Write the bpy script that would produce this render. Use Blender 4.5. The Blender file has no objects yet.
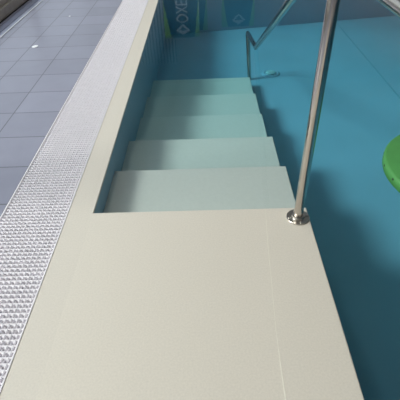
import bpy, bmesh, math, random
from mathutils import Vector, Matrix
random.seed(4)
C = bpy.context.scene.collection
PI = math.pi

# ------------------------------------------------------------------ helpers
def obj(name, bm, mat, parent=None, smooth=False, loc=None):
    me = bpy.data.meshes.new(name)
    bmesh.ops.recalc_face_normals(bm, faces=bm.faces[:])
    bm.to_mesh(me); bm.free()
    me.materials.append(mat)
    if smooth:
        for p in me.polygons: p.use_smooth = True
        try: me.set_sharp_from_angle(angle=math.radians(40))
        except Exception: pass
    o = bpy.data.objects.new(name, me); C.objects.link(o)
    if parent: o.parent = parent
    if loc: o.location = loc
    return o

def tag(o, label, cat, group=None, kind=None):
    o['label'] = label; o['category'] = cat
    if group: o['group'] = group
    if kind: o['kind'] = kind
    return o

def empty(name, loc, rz=0):
    o = bpy.data.objects.new(name, None); C.objects.link(o)
    o.location = loc; o.rotation_euler = (0, 0, rz); o.empty_display_size = .1
    return o

def struct(o, label, cat):
    o['kind'] = 'structure'; o['label'] = label; o['category'] = cat
    return o

def box(bm, x0, x1, y0, y1, z0, z1, bev=0, seg=2):
    vs = [bm.verts.new((x, y, z)) for x in (x0, x1) for y in (y0, y1) for z in (z0, z1)]
    f = [(0,1,3,2),(4,6,7,5),(0,4,5,1),(2,3,7,6),(0,2,6,4),(1,5,7,3)]
    fs = [bm.faces.new([vs[i] for i in q]) for q in f]
    if bev:
        es = list({e for q in fs for e in q.edges})
        bmesh.ops.bevel(bm, geom=es, offset=bev, segments=seg, profile=.5, affect='EDGES')
    return bm

def bx(*a, **k):
    return box(bmesh.new(), *a, **k)

def prism(bm, pts, z0, z1):
    """vertical prism over a plan polygon"""
    lo = [bm.verts.new((x, y, z0)) for x, y in pts]; hi = [bm.verts.new((x, y, z1)) for x, y in pts]
    bm.faces.new(lo[::-1]); bm.faces.new(hi)
    n = len(pts)
    for i in range(n):
        bm.faces.new((lo[i], lo[(i+1) % n], hi[(i+1) % n], hi[i]))
    return bm

def lathe(bm, prof, seg=40, axis='Z', org=(0, 0, 0), caps=True):
    rings = []
    for r, z in prof:
        ring = []
        for k in range(seg):
            a = 2*PI*k/seg
            ring.append(bm.verts.new((org[0]+r*math.cos(a), org[1]+r*math.sin(a), org[2]+z)))
        rings.append(ring)
    for a, b in zip(rings, rings[1:]):
        for k in range(seg):
            bm.faces.new((a[k], a[(k+1) % seg], b[(k+1) % seg], b[k]))
    if caps:
        bm.faces.new(rings[0][::-1]); bm.faces.new(rings[-1])
    return bm

def tube(bm, pts, r, seg=20):
    pts = [Vector(p) for p in pts]
    n = len(pts)
    T = []
    for i in range(n):
        a = pts[max(i-1, 0)]; b = pts[min(i+1, n-1)]
        if 0 < i < n-1:
            t = (pts[i]-a).normalized() + (b-pts[i]).normalized()
        else:
            t = b-a
        T.append(t.normalized())
    ref = Vector((1, 0, 0)) if abs(T[0].x) < .9 else Vector((0, 0, 1))
    u = (ref - T[0]*ref.dot(T[0])).normalized()
    rings = []
    for i in range(n):
        u = (u - T[i]*u.dot(T[i])).normalized()
        v = T[i].cross(u)
        k = 1.0
        if 0 < i < n-1:
            c = (pts[i]-pts[i-1]).normalized().dot((pts[i+1]-pts[i]).normalized())
            half = math.acos(max(-1, min(1, c)))/2
            k = min(1.35, 1/max(.3, math.cos(half)))
            # stretch along the bend's inner normal for a true mitre
            bn = ((pts[i+1]-pts[i]).normalized() - (pts[i]-pts[i-1]).normalized())
            bn = bn.normalized() if bn.length > 1e-6 else u
        else:
            bn = u
        ring = []
        for s in range(seg):
            a = 2*PI*s/seg
            d = u*math.cos(a)*r + v*math.sin(a)*r
            d = d + bn*d.dot(bn)*(k-1)
            ring.append(bm.verts.new(pts[i]+d))
        rings.append(ring)
    for a, b in zip(rings, rings[1:]):
        for s in range(seg):
            bm.faces.new((a[s], a[(s+1) % seg], b[(s+1) % seg], b[s]))
    bm.faces.new(rings[0][::-1]); bm.faces.new(rings[-1])
    return bm

def fillet(a, c, b, rad, n=10):
    """points of a round bend at corner c between a and b"""
    a, c, b = Vector(a), Vector(c), Vector(b)
    d1 = (a-c).normalized(); d2 = (b-c).normalized()
    th = d1.angle(d2); t = rad/math.tan(th/2)
    p1 = c+d1*t; p2 = c+d2*t
    ctr = c + (d1+d2).normalized()*(rad/math.sin(th/2))
    v1 = p1-ctr; v2 = p2-ctr; ang = v1.angle(v2)
    ax = v1.cross(v2).normalized()
    return [ctr + Matrix.Rotation(ang*i/n, 3, ax) @ v1 for i in range(n+1)]

# ------------------------------------------------------------------ materials
def mat(name, col, rough=.5, metal=0, spec=.5, noise=None, bump=None):
    m = bpy.data.materials.new(name); m.use_nodes = True
    nt = m.node_tree; b = nt.nodes['Principled BSDF']
    b.inputs['Base Color'].default_value = (*col, 1)
    b.inputs['Roughness'].default_value = rough
    b.inputs['Metallic'].default_value = metal
    b.inputs['Specular IOR Level'].default_value = spec
    tc = None
    if noise or bump:
        tc = nt.nodes.new('ShaderNodeNewGeometry')
    if noise:                                  # (scale, amount, detail)
        n = nt.nodes.new('ShaderNodeTexNoise'); n.inputs['Scale'].default_value = noise[0]
        n.inputs['Detail'].default_value = noise[2] if len(noise) > 2 else 4
        nt.links.new(tc.outputs['Position'], n.inputs['Vector'])
        r = nt.nodes.new('ShaderNodeMapRange'); r.inputs['From Min'].default_value = .3; r.inputs['From Max'].default_value = .7
        r.inputs['To Min'].default_value = 1-noise[1]; r.inputs['To Max'].default_value = 1+noise[1]
        nt.links.new(n.outputs['Fac'], r.inputs['Value'])
        mx = nt.nodes.new('ShaderNodeVectorMath'); mx.operation = 'SCALE'
        mx.inputs[0].default_value = col
        nt.links.new(r.outputs['Result'], mx.inputs['Scale'])
        nt.links.new(mx.outputs['Vector'], b.inputs['Base Color'])
    if bump:                                   # (scale, strength, distance)
        n = nt.nodes.new('ShaderNodeTexNoise'); n.inputs['Scale'].default_value = bump[0]; n.inputs['Detail'].default_value = 3
        nt.links.new(tc.outputs['Position'], n.inputs['Vector'])
        bp = nt.nodes.new('ShaderNodeBump'); bp.inputs['Strength'].default_value = bump[1]; bp.inputs['Distance'].default_value = bump[2]
        nt.links.new(n.outputs['Fac'], bp.inputs['Height'])
        nt.links.new(bp.outputs['Normal'], b.inputs['Normal'])
    return m

CREAM = (.705, .659, .586)
M_cream = mat('cream_composite', CREAM, .55, noise=(160, .045, 5), bump=(420, .12, .002))
M_coping = mat('coping_composite', (.675, .632, .566), .55, noise=(160, .045, 5), bump=(420, .12, .002))
M_step = mat('white_step_composite', (.62, .615, .58), .6, noise=(60, .02))
M_grate = mat('white_grate_plastic', (.84, .81, .86), .45, noise=(30, .03))
M_gutter = mat('grey_gutter', (.16, .15, .18), .7, noise=(12, .1))
M_liner = mat('teal_pool_liner', (.24, .39, .505), .55, noise=(2.2, .04, 2))
M_seam = mat('teal_liner_seam', (.15, .31, .40), .5, noise=(8, .05))
M_joint = mat('pale_sealant', (.79, .76, .67), .5, noise=(50, .05))
M_steel = mat('brushed_steel', (.54, .50, .46), .17, 1.0, noise=(25, .05))
M_steel_b = mat('bright_steel', (.55, .52, .48), .3, 1.0, noise=(25, .05))
M_green = mat('green_foam', (.055, .24, .06), .6, noise=(14, .06), bump=(200, .1, .002))
M_dark = mat('dark_hole', (.01, .02, .012), .7, noise=(40, .1))
M_frame = mat('taupe_window_frame', (.33, .305, .27), .5, noise=(18, .12))
M_foot_strip = mat('dark_foot_strip', (.02, .02, .02), .6, noise=(20, .1))
M_drain = mat('satin_drain_steel', (.40, .42, .55), .35, .2, noise=(14, .06))
M_bead = mat('pale_metal_bead', (.92, .94, 1.0), .25, .2, noise=(20, .03))
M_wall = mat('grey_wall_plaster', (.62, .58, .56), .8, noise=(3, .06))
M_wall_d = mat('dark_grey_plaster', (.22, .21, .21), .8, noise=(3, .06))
M_ceil = mat('ceiling_panels', (.60, .57, .55), .8, noise=(2, .03))
M_blind = mat('white_blind_fabric', (.80, .81, .80), .7, noise=(30, .04))
M_backing = mat('dark_blind_gap', (.05, .06, .07), .7, noise=(5, .1))
M_navy = mat('navy_banner_print', (.018, .06, .11), .45, noise=(6, .06))
M_bgreen = mat('lime_banner_print', (.36, .72, .10), .45, noise=(6, .05))
M_bwhite = mat('white_banner_print', (.80, .83, .85), .45, noise=(20, .03))
M_logo = mat('pale_logo_print', (.74, .82, .86), .45, noise=(20, .03))
M_alu = mat('banner_aluminium', (.6, .6, .61), .35, .9, noise=(20, .04))
M_inlet = mat('white_inlet_plastic', (.30, .48, .52), .4, noise=(20, .04))
M_white = mat('glint_white', (.88, .89, .93), .5, noise=(60, .03))
M_pave = mat('terrace_paving', (.26, .25, .235), .8, noise=(2, .1))
M_black = mat('fill_lamp_housing', (.6, .6, .6), .5, noise=(20, .03))

def tile_material():
    m = bpy.data.materials.new('grey_blue_floor_tile'); m.use_nodes = True
    nt = m.node_tree; N = nt.nodes; L = nt.links; b = N['Principled BSDF']
    g = N.new('ShaderNodeNewGeometry'); s = N.new('ShaderNodeSeparateXYZ'); L.new(g.outputs['Position'], s.inputs[0])
    def line(out, off, pitch, half):
        a = N.new('ShaderNodeMath'); a.operation = 'SUBTRACT'; a.inputs[1].default_value = off; L.new(out, a.inputs[0])
        d = N.new('ShaderNodeMath'); d.operation = 'DIVIDE'; d.inputs[1].default_value = pitch; L.new(a.outputs[0], d.inputs[0])
        p = N.new('ShaderNodeMath'); p.operation = 'PINGPONG'; p.inputs[1].default_value = .5; L.new(d.outputs[0], p.inputs[0])
        c = N.new('ShaderNodeMath'); c.operation = 'LESS_THAN'; c.inputs[1].default_value = half/pitch; L.new(p.outputs[0], c.inputs[0])
        f = N.new('ShaderNodeMath'); f.operation = 'FLOOR'; L.new(d.outputs[0], f.inputs[0])
        return c.outputs[0], f.outputs[0]
    lx, fx = line(s.outputs['X'], -.915, .288, .0035)
    ly, fy = line(s.outputs['Y'], 1.66, .2925, .0035)
    mx = N.new('ShaderNodeMath'); mx.operation = 'MAXIMUM'; L.new(lx, mx.inputs[0]); L.new(ly, mx.inputs[1])
    cb = N.new('ShaderNodeCombineXYZ'); L.new(fx, cb.inputs[0]); L.new(fy, cb.inputs[1])
    w = N.new('ShaderNodeTexWhiteNoise'); w.noise_dimensions = '2D'; L.new(cb.outputs[0], w.inputs['Vector'])
    n = N.new('ShaderNodeTexNoise'); n.inputs['Scale'].default_value = 9; n.inputs['Detail'].default_value = 5; L.new(g.outputs['Position'], n.inputs['Vector'])
    r = N.new('ShaderNodeMapRange'); r.inputs['To Min'].default_value = .93; r.inputs['To Max'].default_value = 1.05; L.new(w.outputs['Value'], r.inputs['Value'])
    r2 = N.new('ShaderNodeMapRange'); r2.inputs['To Min'].default_value = .93; r2.inputs['To Max'].default_value = 1.07; L.new(n.outputs['Fac'], r2.inputs['Value'])
    mu = N.new('ShaderNodeMath'); mu.operation = 'MULTIPLY'; L.new(r.outputs[0], mu.inputs[0]); L.new(r2.outputs[0], mu.inputs[1])
    sc = N.new('ShaderNodeVectorMath'); sc.operation = 'SCALE'; sc.inputs[0].default_value = TILE; L.new(mu.outputs[0], sc.inputs['Scale'])
    mix = N.new('ShaderNodeMix'); mix.data_type = 'RGBA'
    L.new(mx.outputs[0], mix.inputs[0]); L.new(sc.outputs['Vector'], mix.inputs[6]); mix.inputs[7].default_value = (.13, .13, .16, 1)
    L.new(mix.outputs[2], b.inputs['Base Color'])
    b.inputs['Roughness'].default_value = .32
    bp = N.new('ShaderNodeBump'); bp.inputs['Strength'].default_value = .3; bp.inputs['Distance'].default_value = .002; bp.invert = True
    L.new(mx.outputs[0], bp.inputs['Height']); L.new(bp.outputs['Normal'], b.inputs['Normal'])
    return m
TILE = (.275, .28, .365)
M_tile = tile_material()

def water_material():
    m = bpy.data.materials.new('clear_pool_water'); m.use_nodes = True
    nt = m.node_tree; N = nt.nodes; L = nt.links
    N.remove(N['Principled BSDF']); out = N['Material Output']
    tr = N.new('ShaderNodeBsdfTransparent'); gl = N.new('ShaderNodeBsdfGlossy'); gl.inputs['Roughness'].default_value = .015
    lw = N.new('ShaderNodeLayerWeight'); lw.inputs['Blend'].default_value = .5
    p = N.new('ShaderNodeMath'); p.operation = 'POWER'; p.inputs[1].default_value = 5; L.new(lw.outputs['Facing'], p.inputs[0])
    a = N.new('ShaderNodeMath'); a.operation = 'MULTIPLY_ADD'; a.inputs[1].default_value = .98; a.inputs[2].default_value = .02; L.new(p.outputs[0], a.inputs[0])
    g = N.new('ShaderNodeNewGeometry'); n = N.new('ShaderNodeTexNoise'); n.inputs['Scale'].default_value = 3.0; n.inputs['Detail'].default_value = 1.5
    L.new(g.outputs['Position'], n.inputs['Vector'])
    bp = N.new('ShaderNodeBump'); bp.inputs['Strength'].default_value = .05; bp.inputs['Distance'].default_value = .01
    L.new(n.outputs['Fac'], bp.inputs['Height']); L.new(bp.outputs['Normal'], gl.inputs['Normal'])
    mx = N.new('ShaderNodeMixShader'); L.new(a.outputs[0], mx.inputs[0]); L.new(tr.outputs[0], mx.inputs[1]); L.new(gl.outputs[0], mx.inputs[2])
    L.new(mx.outputs[0], out.inputs['Surface'])
    va = N.new('ShaderNodeVolumeAbsorption'); va.inputs['Color'].default_value = (0.0, .80, .90, 1); va.inputs['Density'].default_value = WATER_D
    L.new(va.outputs[0], out.inputs['Volume'])
    return m
WATER_D = .6
M_water = water_material()

def glass_material():
    m = bpy.data.materials.new('window_glass'); m.use_nodes = True
    nt = m.node_tree; N = nt.nodes; L = nt.links
    N.remove(N['Principled BSDF']); out = N['Material Output']
    tr = N.new('ShaderNodeBsdfTransparent'); tr.inputs['Color'].default_value = (.94, .97, .96, 1)
    gl = N.new('ShaderNodeBsdfGlossy'); gl.inputs['Roughness'].default_value = .01
    lw = N.new('ShaderNodeLayerWeight'); lw.inputs['Blend'].default_value = .5
    p = N.new('ShaderNodeMath'); p.operation = 'POWER'; p.inputs[1].default_value = 5; L.new(lw.outputs['Facing'], p.inputs[0])
    a = N.new('ShaderNodeMath'); a.operation = 'MULTIPLY_ADD'; a.inputs[1].default_value = .92; a.inputs[2].default_value = .08; L.new(p.outputs[0], a.inputs[0])
    mx = N.new('ShaderNodeMixShader'); L.new(a.outputs[0], mx.inputs[0]); L.new(tr.outputs[0], mx.inputs[1]); L.new(gl.outputs[0], mx.inputs[2])
    L.new(mx.outputs[0], out.inputs['Surface'])
    return m
M_glass = glass_material()

def emit(name, col, s):
    m = bpy.data.materials.new(name); m.use_nodes = True
    b = m.node_tree.nodes['Principled BSDF']
    b.inputs['Base Color'].default_value = (.8, .8, .8, 1)
    b.inputs['Emission Color'].default_value = (*col, 1); b.inputs['Emission Strength'].default_value = s
    return m
M_fill_lamp = emit('fill_lamp_diffuser', (1, .95, .88), 6.0)

# ------------------------------------------------------------------ dimensions
CAM_H = 1.15
XC0, XC1 = -.620, -.511            # coping strip
XG0 = -.915                        # outer edge of the overflow grate
XL1 = .413                         # right edge of landing and stairs
YL = 1.294                         # far edge of the landing
YN = -1.30                         # near pool edge
XR = 6.0                           # right pool edge
def far(x): return 5.27 + (x+.511)*.145     # slanted far edge
WZ = -.015                         # water level
FZ = -.53                          # basin floor
RX0, RX1, RY0, RY1, RZ = -2.03, 7.6, -3.2, 10.62, 3.5

# ------------------------------------------------------------------ setting
fl = bmesh.new()
box(fl, RX0-.12, XG0, RY0, RY1, -.7, 0)
box(fl, XG0, XR+.45, RY0, YN-.30, -.7, 0)
box(fl, XR+.45, RX1, RY0, RY1, -.7, 0)
prism(fl, [(XG0, far(XG0)+.45), (XR+.45, far(XR+.45)+.45), (XR+.45, RY1), (XG0, RY1)], -.7, 0)
struct(obj('floor', fl, M_tile), 'grey blue square tiled pool deck around the water', 'floor')

# basin: floor and four walls (inner faces with thickness)
bb = bmesh.new()
prism(bb, [(XC0, YN-.1), (XR+.1, YN-.1), (XR+.1, far(XR+.1)+.1), (XC0, far(XC0)+.1)], FZ-.1, FZ)
prism(bb, [(XC0+.002, YN-.1), (XC1, YN-.1), (XC1, far(XC1)+.1), (XC0+.002, far(XC0)+.1)], FZ, -.012)
prism(bb, [(XR, YN-.1), (XR+.1, YN-.1), (XR+.1, far(XR+.1)+.1), (XR, far(XR)+.1)], FZ, -.012)
prism(bb, [(XC1, YN-.1), (XR, YN-.1), (XR, YN), (XC1, YN)], FZ, -.012)
prism(bb, [(XC1, far(XC1)), (XR, far(XR)), (XR, far(XR)+.1), (XC1, far(XC1)+.1)], FZ, -.012)
basin = struct(obj('pool_basin', bb, M_liner), 'teal lined pool basin under the water', 'pool')
obj('liner_seam', bx(1.716, 1.728, YN+.02, far(1.72)-.02, FZ-.002, FZ+.003), M_seam, basin)

# coping
cp = bmesh.new()
prism(cp, [(XC0, YN-.3), (XC1, YN-.3), (XC1, far(XC1)), (XC0, far(XC0)+.12)], -.012, 0)
o = obj('coping_left', cp, M_coping)
struct(o, 'narrow cream pool coping between the white grate and the water', 'coping')
cp = bmesh.new()
prism(cp, [(XC1, far(XC1)), (XR+.12, far(XR+.12)), (XR+.12, far(XR+.12)+.12), (XC0, far(XC0)+.12)], -.012, 0)
struct(obj('coping_far', cp, M_cream), 'cream coping along the far end of the pool', 'coping')
struct(obj('coping_right', prism(bmesh.new(), [(XR, YN), (XR+.12, YN), (XR+.12, far(XR+.12)), (XR, far(XR))], -.012, 0), M_cream),
       'cream coping along the right side of the pool', 'coping')
struct(obj('coping_near', bx(XC1, XR+.12, YN-.3, YN, -.012, 0), M_cream), 'cream coping along the near end of the pool', 'coping')
# gutter under the overflow grate, far and right gutters are closed slabs
struct(obj('gutter', bx(XG0, XC0, YN-.3, far(XG0)+.45, -.12, -.06), M_gutter), 'grey overflow gutter under the white grate', 'gutter')
gs = bmesh.new()
prism(gs, [(XC0, far(XC0)+.12), (XR+.12, far(XR+.12)+.12), (XR+.45, far(XR+.45)+.45), (XC0, far(XC0)+.45)], -.03, 0)
prism(gs, [(XR+.12, YN-.3), (XR+.45, YN-.3), (XR+.45, far(XR+.45)+.45), (XR+.12, far(XR+.12)+.12)], -.03, 0)
struct(obj('gutter_cover', gs, M_grate), 'white gutter cover along far and right pool edges', 'gutter cover')

# water
wb = prism(bmesh.new(), [(XL1-.004, YN-.004), (XR+.004, YN-.004), (XR+.004, far(XR)+.004), (XC1-.004, far(XC1)+.004), (XC1-.004, YL-.004), (XL1-.004, YL-.004)], FZ-.004, WZ)
tag(obj('pool_water', wb, M_water), 'clear blue green water filling the pool', 'water', kind='stuff')

# ------------------------------------------------------------------ entry stairs (landing and five steps)
st = empty('pool_entry_stairs', (0, 0, 0))
tag(st, 'wide cream landing with five white steps descending into the pool water', 'pool stairs')
lb = bmesh.new()
box(lb, XC1, XL1, YN+.004, YL, FZ+.002, 0)
es = [e for e in lb.edges if all(v.co.z > -.01 for v in e.verts) and (all(v.co.x > XL1-.01 for v in e.verts) or all(v.co.y > YL-.01 for v in e.verts))]
es += [e for e in lb.edges if all(v.co.x > XL1-.01 and v.co.y > YL-.01 for v in e.verts)]
bmesh.ops.bevel(lb, geom=es, offset=.006, segments=3, profile=.5, affect='EDGES')
obj('landing', lb, M_cream, st, smooth=True)
jb = bmesh.new()
SE = [(.190, .30), (.195, .503), (.197, .62), (.199, .707), (.211, .90), (.221, 1.077), (.236, 1.280)]
W = [.0016, .0016, .0011, .0006, .0008, .0009, .0009]
l = [[jb.verts.new((x-w, y, z)) for z in (.0004, -.002)] + [jb.verts.new((x+w, y, z)) for z in (-.002, .0004)] for (x, y), w in zip(SE, W)]
for a, b in zip(l, l[1:]):
    for k in range(4): jb.faces.new((a[k], a[(k+1) % 4], b[(k+1) % 4], b[k]))
jb.faces.new(l[0]); jb.faces.new(l[-1][::-1])
obj('joint_line', jb, M_joint, st)['label'] = 'thin pale seam line running along the landing'
SY = [1.755, 2.215, 2.735, 3.175, 3.670]
SZ = [-.110, -.206, -.322, -.366, -.435]
y0 = YL
for k, (y, z) in enumerate(zip(SY, SZ)):
    sb = bmesh.new(); box(sb, XC1+.001, XL1-.001, y0+.0005 if k else y0, y, FZ+.002, z)
    es = [e for e in sb.edges if all(v.co.z > z-.001 for v in e.verts) and all(v.co.y > y-.001 for v in e.verts)]
    es += [e for e in sb.edges if all(v.co.z > z-.001 for v in e.verts) and all(v.co.x > XL1-.01 for v in e.verts)]
    bmesh.ops.bevel(sb, geom=es, offset=.007, segments=3, profile=.5, affect='EDGES')
    obj('step', sb, M_step, st, smooth=True)
    y0 = y

# ------------------------------------------------------------------ overflow grate (real openings)
gr = empty('overflow_grate', (0, 0, 0))
tag(gr, 'long white perforated overflow grate between the grey tiles and the cream coping', 'grate')
gy0, gy1 = YN+.35, far(XG0)+.3
px, py = .0104, .0200
gx0, gx1 = XG0+.007, XC0-.006
nx = int((gx1-gx0)/px); px = (gx1-gx0)/nx
ny = int((gy1-gy0)/py)
verts, faces = [], []
for j in range(ny):
    for i in range(nx):
        x, y = gx0+i*px, gy0+j*py
        b = len(verts)
        odd = i & 1
        if odd: q = [(.12, .10), (.84, .14), (.66, .62), (.26, .56)]       # short wedge
        else:   q = [(.30, .10), (.72, .10), (.90, .80), (.40, .86)]       # long slanted slot
        outer = [(0, 0), (1, 0), (1, 1), (0, 1)]
        for u, v in outer: verts.append((x+u*px, y+v*py, -.001 + (.0012 if v else .0012)))
        for u, v in q: verts.append((x+u*px, y+v*py, -.0018))
        for u, v in q: verts.append((x+u*px, y+v*py, -.025))
        for k in range(4):
            k2 = (k+1) % 4
            faces.append((b+k, b+k2, b+4+k2, b+4+k)); faces.append((b+4+k, b+4+k2, b+8+k2, b+8+k))
me = bpy.data.meshes.new('grid_panel'); me.from_pydata(verts, [], faces); me.materials.append(M_grate)
o = bpy.data.objects.new('grid_panel', me); C.objects.link(o); o.parent = gr
obj('edge_rim', bx(XG0+.0005, gx0, gy0, gy1, -.03, .002), M_grate, gr)
obj('edge_rim', bx(gx1, XC0-.0005, gy0, gy1, -.03, .002), M_grate, gr)
sp = bmesh.new()
for x in (gx0+.07, gx0+.14, gx0+.21): box(sp, x-.002, x+.002, gy0, gy1, -.06, -.0255)
obj('support_ribs', sp, M_grate, gr)

# ------------------------------------------------------------------ handrail
RT = .019
hr = empty('pool_handrail', (.3645, 1.229, 0))
tag(hr, 'polished steel tube handrail on the landing corner, sloping down into the water', 'handrail')
hr_off = Vector(hr.location)
def rel(p): return Vector(p)-hr_off
Cn = (.3655, 1.371, .9335); A = (.3655, -.62, .9335); P = (.404, 3.262, -.012); Q = (.396, 3.87, -.092); Qb = (.427, 3.83, FZ+.004)
A2 = (.3655, -.80, .9335); A3 = (.3655, -.80, .60)
rail = [rel(A3), rel((.3655, -.80, .66))] + [p-hr_off for p in fillet(A3, A2, A, .10)] + [p-hr_off for p in fillet(A, Cn, P, .10)] + [rel(P), rel(Q)]
obj('top_rail', tube(bmesh.new(), rail, RT), M_steel, hr, smooth=True)
obj('foot_post', tube(bmesh.new(), [rel(Q), rel(Qb)], RT), M_steel, hr, smooth=True)
def post(x, y):
    obj('post', tube(bmesh.new(), [rel((x, y, .004)), rel((x, y, .9335-.010))], RT, 28), M_steel, hr, smooth=True)
    f = lathe(bmesh.new(), [(.0465, .0), (.0475, .001), (.0475, .0045), (.0463, .0058), (.0262, .0060)], 48, org=rel((x, y, 0)))
    fo = obj('flange', f, M_steel_b, hr, smooth=True)
    obj('collar', lathe(bmesh.new(), [(.0265, .0055), (.0270, .0125), (.0245, .0165), (.0192, .0180)], 40, org=rel((x, y, 0)), caps=True), M_steel_b, hr, smooth=True)
    for a in (-80, 10, 100, 190):
        a = math.radians(a)
        obj('screw', lathe(bmesh.new(), [(.0055, .0), (.0055, .003), (.003, .0048)], 16, org=rel((x+.0375*math.cos(a), y+.0375*math.sin(a), .0055))), M_steel_b, fo, smooth=True)
post(.3645, 1.229); post(.3655, -.80)

# ------------------------------------------------------------------ green float
FC, FR = (1.222, 1.530), .377
gf = empty('float_mat', (FC[0], FC[1], WZ-.026))
tag(gf, 'round green foam float lying on the blue water at the right', 'float')
prof = [(FR-.012, 0), (FR-.003, .004), (FR, .012), (FR, .042), (FR-.003, .050), (FR-.012, .056), (.05, .057), (.02, .056)]
obj('foam_disc', lathe(bmesh.new(), prof, 96), M_green, gf, smooth=True)
for k in range(21):
    a = math.radians(171 + k*360/21)
    hb = lathe(bmesh.new(), [(.006, -.004), (.006, .0012)], 12)
    h = obj('rim_hole', hb, M_dark, gf)
    h.rotation_euler = (0, PI/2, a); h.location = (FR*math.cos(a), FR*math.sin(a), .036 if k % 2 else .034)

# ------------------------------------------------------------------ floor inlet on the basin floor
inl = empty('floor_inlet', (.655, 3.955, FZ))
tag(inl, 'small round inlet plate on the blue pool floor beside the lowest steps', 'inlet')
obj('ring', lathe(bmesh.new(), [(.092, 0), (.090, .006), (.072, .012), (.062, .008), (.060, .004)], 48), M_liner, inl, smooth=True)
obj('cap', lathe(bmesh.new(), [(.052, .0), (.052, .016), (.044, .022), (.01, .024)], 40), M_inlet, inl, smooth=True)

# ------------------------------------------------------------------ left deck details
ld = empty('linear_drain', (0, 0, 0))
tag(ld, 'slotted metal drain strip with a pale edge beside the window sill', 'drain')
dbm = bmesh.new()
box(dbm, -2.018, -1.990, RY0+.1, 10.4, -.004, .0035); box(dbm, -1.990, -1.982, RY0+.1, 10.4, -.004, -.001); box(dbm, -1.982, -1.915, RY0+.1, 10.4, -.004, .0035); box(dbm, -1.915, -1.907, RY0+.1, 10.4, -.004, -.001); box(dbm, -1.907, -1.862, RY0+.1, 10.4, -.004, .0035)
obj('cover_strip', dbm, M_drain, ld)
obj('pale_edge', bx(-1.862, -1.850, RY0+.1, 10.4, -.004, .005), M_bead, ld)['label'] = 'thin pale edge bead'
def glint(name, x, y, rx, ry, label, seed):  # flat white oval painted in place of a shiny water splash
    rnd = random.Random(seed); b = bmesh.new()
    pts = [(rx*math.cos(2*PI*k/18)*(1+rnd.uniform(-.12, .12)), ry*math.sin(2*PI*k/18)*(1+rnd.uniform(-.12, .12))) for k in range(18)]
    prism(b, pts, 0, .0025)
    tag(obj(name, b, M_white, loc=(x, y, .0003)), label, 'glint')
glint('painted_glint', -1.452, 3.44, .024, .030, 'larger bright white oval scrap lying on the grey tiles', 1)
glint('painted_glint', -1.372, 4.30, .010, .014, 'tiny faint white speck on the tiles further from the camera', 2)

# ------------------------------------------------------------------ room shell
struct(obj('ceiling', bx(RX0-.12, RX1+.12, RY0-.12, RY1+.12, RZ, RZ+.15), M_ceil), 'pale panelled ceiling of the pool hall', 'ceiling')
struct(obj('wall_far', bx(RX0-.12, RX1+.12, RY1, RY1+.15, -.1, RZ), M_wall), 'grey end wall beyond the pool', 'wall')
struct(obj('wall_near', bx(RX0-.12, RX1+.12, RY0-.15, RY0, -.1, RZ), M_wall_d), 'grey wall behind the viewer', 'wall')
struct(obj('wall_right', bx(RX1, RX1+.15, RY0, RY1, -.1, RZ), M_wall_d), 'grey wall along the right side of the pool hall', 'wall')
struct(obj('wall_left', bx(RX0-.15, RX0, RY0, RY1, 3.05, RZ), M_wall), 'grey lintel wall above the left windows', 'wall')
sill = struct(obj('trim_1', bx(RX0-.15, RX0, RY0, RY1, 0, .10, bev=.008), M_frame), 'taupe sill rail under the left windows', 'sill')
obj('foot_strip', bx(RX0-.002, RX0+.006, RY0, RY1, .001, .012), M_foot_strip, sill)  # thin dark strip along the foot of the sill
ys = [RY0, -1.9, 1.35, 5.2, 8.0, RY1]
for k in range(5):
    a, b = ys[k], ys[k+1]
    w = empty('window_%d' % (k+1), (RX0-.07, (a+b)/2, .10)); w['kind'] = 'structure'
    w['label'] = 'tall fixed window in the left wall, bay %s' % ['one', 'two', 'three', 'four', 'five', 'six'][k]; w['category'] = 'window'
    fb = bmesh.new(); h = (b-a)/2
    for s in (-1, 1): box(fb, -.035, .035, s*(h-.0175)-.0175, s*(h-.0175)+.0175, 0, 2.95)
    box(fb, -.034, .034, -h+.035, h-.035, 0, .05); box(fb, -.034, .034, -h+.035, h-.035, 2.89, 2.95)
    obj('frame', fb, M_frame, w)
    obj('pane', bx(-.006, .006, -h+.035, h-.035, .05, 2.89), M_glass, w)
struct(obj('terrace', bx(-40, RX0-.15, -30, 40, -.25, -.12), M_pave), 'paved terrace outside the windows', 'terrace')

# vertical blinds on the far wall
vb = empty('vertical_blind', (0, RY1, 0))
tag(vb, 'tall pale vertical blind on the far wall, mirrored in the water', 'blind')
vx0, vx1, vz = -2.0, -.78, 2.93
obj('backing', bx(vx0, vx1, -.02, -.005, .1, vz), M_backing, vb)
obj('head_rail', bx(vx0, vx1, -.12, -.02, vz, vz+.07), M_alu, vb)
x = vx0+.03; proto = None
while x < vx1-.02:
    if proto is None:
        sb = bmesh.new(); box(sb, -.024, .024, -.002, .002, .12, vz)
        proto = obj('slat', sb, M_blind, vb); s = proto
    else:
        s = proto.copy(); C.objects.link(s); s.parent = vb
    s.location = (x, -.06, 0); s.rotation_euler = (0, 0, math.radians(20)); x += .082

# roll-up banners standing on the far deck
def text_mesh(txt, size, mat_, parent, name, loc, rot):
    cu = bpy.data.curves.new('t', 'FONT'); cu.body = txt; cu.size = size; cu.extrude = .001; cu.align_x = 'LEFT'; cu.align_y = 'CENTER'
    t = bpy.data.objects.new('t', cu); C.objects.link(t)
    bpy.context.view_layer.update()
    me = bpy.data.meshes.new_from_object(t.evaluated_get(bpy.context.evaluated_depsgraph_get()))
    bpy.data.objects.remove(t)
    me.materials.clear(); me.materials.append(mat_); me.name = name
    o = bpy.data.objects.new(name, me); C.objects.link(o); o.parent = parent; o.location = loc; o.rotation_euler = rot
    return o

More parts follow.
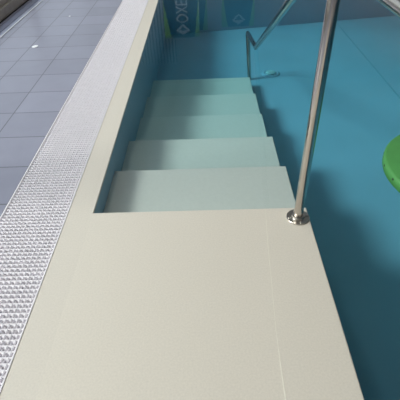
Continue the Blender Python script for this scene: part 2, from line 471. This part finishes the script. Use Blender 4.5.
def xz(bm, pts, y0, y1):
    lo = [bm.verts.new((x, y0, z)) for x, z in pts]; hi = [bm.verts.new((x, y1, z)) for x, z in pts]
    bm.faces.new(lo); bm.faces.new(hi[::-1]); n = len(pts)
    for i in range(n): bm.faces.new((lo[i], hi[i], hi[(i+1) % n], lo[(i+1) % n]))
    return bm

def banner(x0, x1, y, top, label, logo=True, text=None, gl=.15, gr_=.12):
    w = x1-x0; h = w/2
    t = empty('rollup_banner', ((x0+x1)/2, y, 0)); tag(t, label, 'banner', 'roll-up banners on the far deck')
    obj('panel', bx(-h, h, -.003, .003, .08, top-.02), M_navy, t)
    obj('base', bx(-h-.02, h+.02, -.09, .09, 0, .085, bev=.012), M_alu, t)
    obj('top_bar', bx(-h, h, -.012, .012, top-.025, top), M_alu, t)
    obj('pole', tube(bmesh.new(), [(0, .03, .08), (0, .03, top-.02)], .010, 12), M_alu, t, smooth=True)
    def sw(side, wid):
        pts = [(side*h, top-.026), (side*(h-wid), top-.026)]
        n = 8
        for k in range(1, n+1):
            f = k/n; pts.append((side*(h-wid*(1-f)**1.4), top-.026-f*1.05))
        obj('swoosh', xz(bmesh.new(), pts, -.006, -.0035), M_bgreen, t)['label'] = 'lime green curved side stripe'
    sw(-1, gl); sw(1, gr_)
    for sd in (-1, 1):
        obj('border', xz(bmesh.new(), [(sd*h, .1), (sd*(h-.012), .1), (sd*(h-.012), 1.42), (sd*h, 1.42)], -.0085, -.0065), M_bwhite, t)['label'] = 'thin white edge line'
    if logo:
        zc = top-.19; r = .12; ri = .075; lb_ = bmesh.new()
        ring = [(0, r), (r, 0), (0, -r), (-r, 0)]; ring = [(a*1.35, b) for a, b in ring]; rin = [(0, ri*.15), (ri*1.35, 0), (0, -ri), (-ri*1.35, 0)]
        cx = 0.02
        for k in range(4):
            k2 = (k+1) % 4
            xz(lb_, [(cx+ring[k][0], zc+ring[k][1]), (cx+ring[k2][0], zc+ring[k2][1]), (cx+rin[k2][0], zc+rin[k2][1]), (cx+rin[k][0], zc+rin[k][1])], -.006, -.0035)
        obj('logo', lb_, M_logo, t)['label'] = 'pale diamond emblem'
    if text:
        lt = text_mesh(text, .38, M_logo, t, 'lettering', (.0, -.005, top-.335), (PI/2, PI/2, 0)); lt.scale = (.64, 1, 1); lt['label'] = 'pale vertical lettering'
    return t
banner(-.93, -.13, 9.55, 1.95, 'navy roll-up banner with white lettering, left and nearest of three', True, 'OXEID')
banner(-.66, .06, 9.95, 1.93, 'navy roll-up banner standing partly behind the lettered one', False)
banner(.40, 1.18, 10.2, 1.95, 'navy roll-up banner with only a diamond emblem, at right', True)

# ------------------------------------------------------------------ fill lamps added under the ceiling, out of view
for lx, ly, lw_ in ((-1.2, -2.0, 2), (-1.2, .8, 2), (-1.2, 3.5, 2), (3.0, -2.2, 4), (7.0, 6.0, 40), (7.0, 9.2, 80)):
    if 1:
        t = empty('added_fill_lamp', (lx, ly, RZ)); tag(t, 'flat square fill lamp added under the hall ceiling, out of view', 'lamp', 'added fill lamps')
        obj('housing', bx(-.3, .3, -.3, .3, -.06, -.001, bev=.004), M_black, t)
        obj('diffuser', bx(-.28, .28, -.28, .28, -.066, -.058), M_fill_lamp, t)
        d = bpy.data.lights.new('fill_lamp_light', 'AREA'); d.shape = 'SQUARE'; d.size = .56; d.energy = lw_; d.color = (1, .93, .84)
        lo = bpy.data.objects.new('fill_lamp_light', d); C.objects.link(lo); lo.location = (lx, ly, RZ-.075)

# ------------------------------------------------------------------ hazy sun through the left windows
sd_ = bpy.data.lights.new('sun', 'SUN'); sd_.energy = 4.0; sd_.angle = math.radians(15); sd_.color = (1, .945, .875)
so = bpy.data.objects.new('sun', sd_); C.objects.link(so); so.location = (-8, 2, 7)
so.rotation_euler = Vector((math.cos(math.radians(37))*math.cos(math.radians(9)), math.cos(math.radians(37))*math.sin(math.radians(9)), -math.sin(math.radians(37)))).to_track_quat('-Z', 'Y').to_euler()

# ------------------------------------------------------------------ sky
W_ = bpy.data.worlds.new('sky'); bpy.context.scene.world = W_; W_.use_nodes = True
nt = W_.node_tree; bg = nt.nodes['Background']
tc = nt.nodes.new('ShaderNodeTexCoord'); sx = nt.nodes.new('ShaderNodeSeparateXYZ'); nt.links.new(tc.outputs['Generated'], sx.inputs[0])
rp = nt.nodes.new('ShaderNodeValToRGB'); nt.links.new(sx.outputs['Z'], rp.inputs[0])
rp.color_ramp.elements[0].position = 0; rp.color_ramp.elements[0].color = (.90, .94, 1, 1)
rp.color_ramp.elements[1].position = .8; rp.color_ramp.elements[1].color = (.70, .82, 1, 1)
nt.links.new(rp.outputs[0], bg.inputs['Color']); bg.inputs['Strength'].default_value = 1.25

# ------------------------------------------------------------------ camera
cd = bpy.data.cameras.new('camera'); cam = bpy.data.objects.new('camera', cd); C.objects.link(cam)
cd.sensor_fit = 'HORIZONTAL'; cd.sensor_width = 36; cd.lens = 36; cd.clip_start = .02; cd.clip_end = 200
R_ = (0.99931698, 0.00138058, -0.03692797); U_ = (0.02729763, 0.64598853, 0.76285887); F_ = (-0.02490823, 0.76334586, -0.64550962)
m = Matrix(((R_[0], U_[0], -F_[0], 0), (R_[1], U_[1], -F_[1], 0), (R_[2], U_[2], -F_[2], CAM_H), (0, 0, 0, 1)))
cam.matrix_world = m
sc = bpy.context.scene; sc.camera = cam
sc.view_settings.view_transform = 'Standard'; sc.view_settings.look = 'None'; sc.view_settings.gamma = 1; sc.view_settings.use_curve_mapping = False
sc.view_settings.exposure = 0.04
sc.cycles.transparent_max_bounces = 16
sc.cycles.max_bounces = 10
sc.cycles.diffuse_bounces = 6
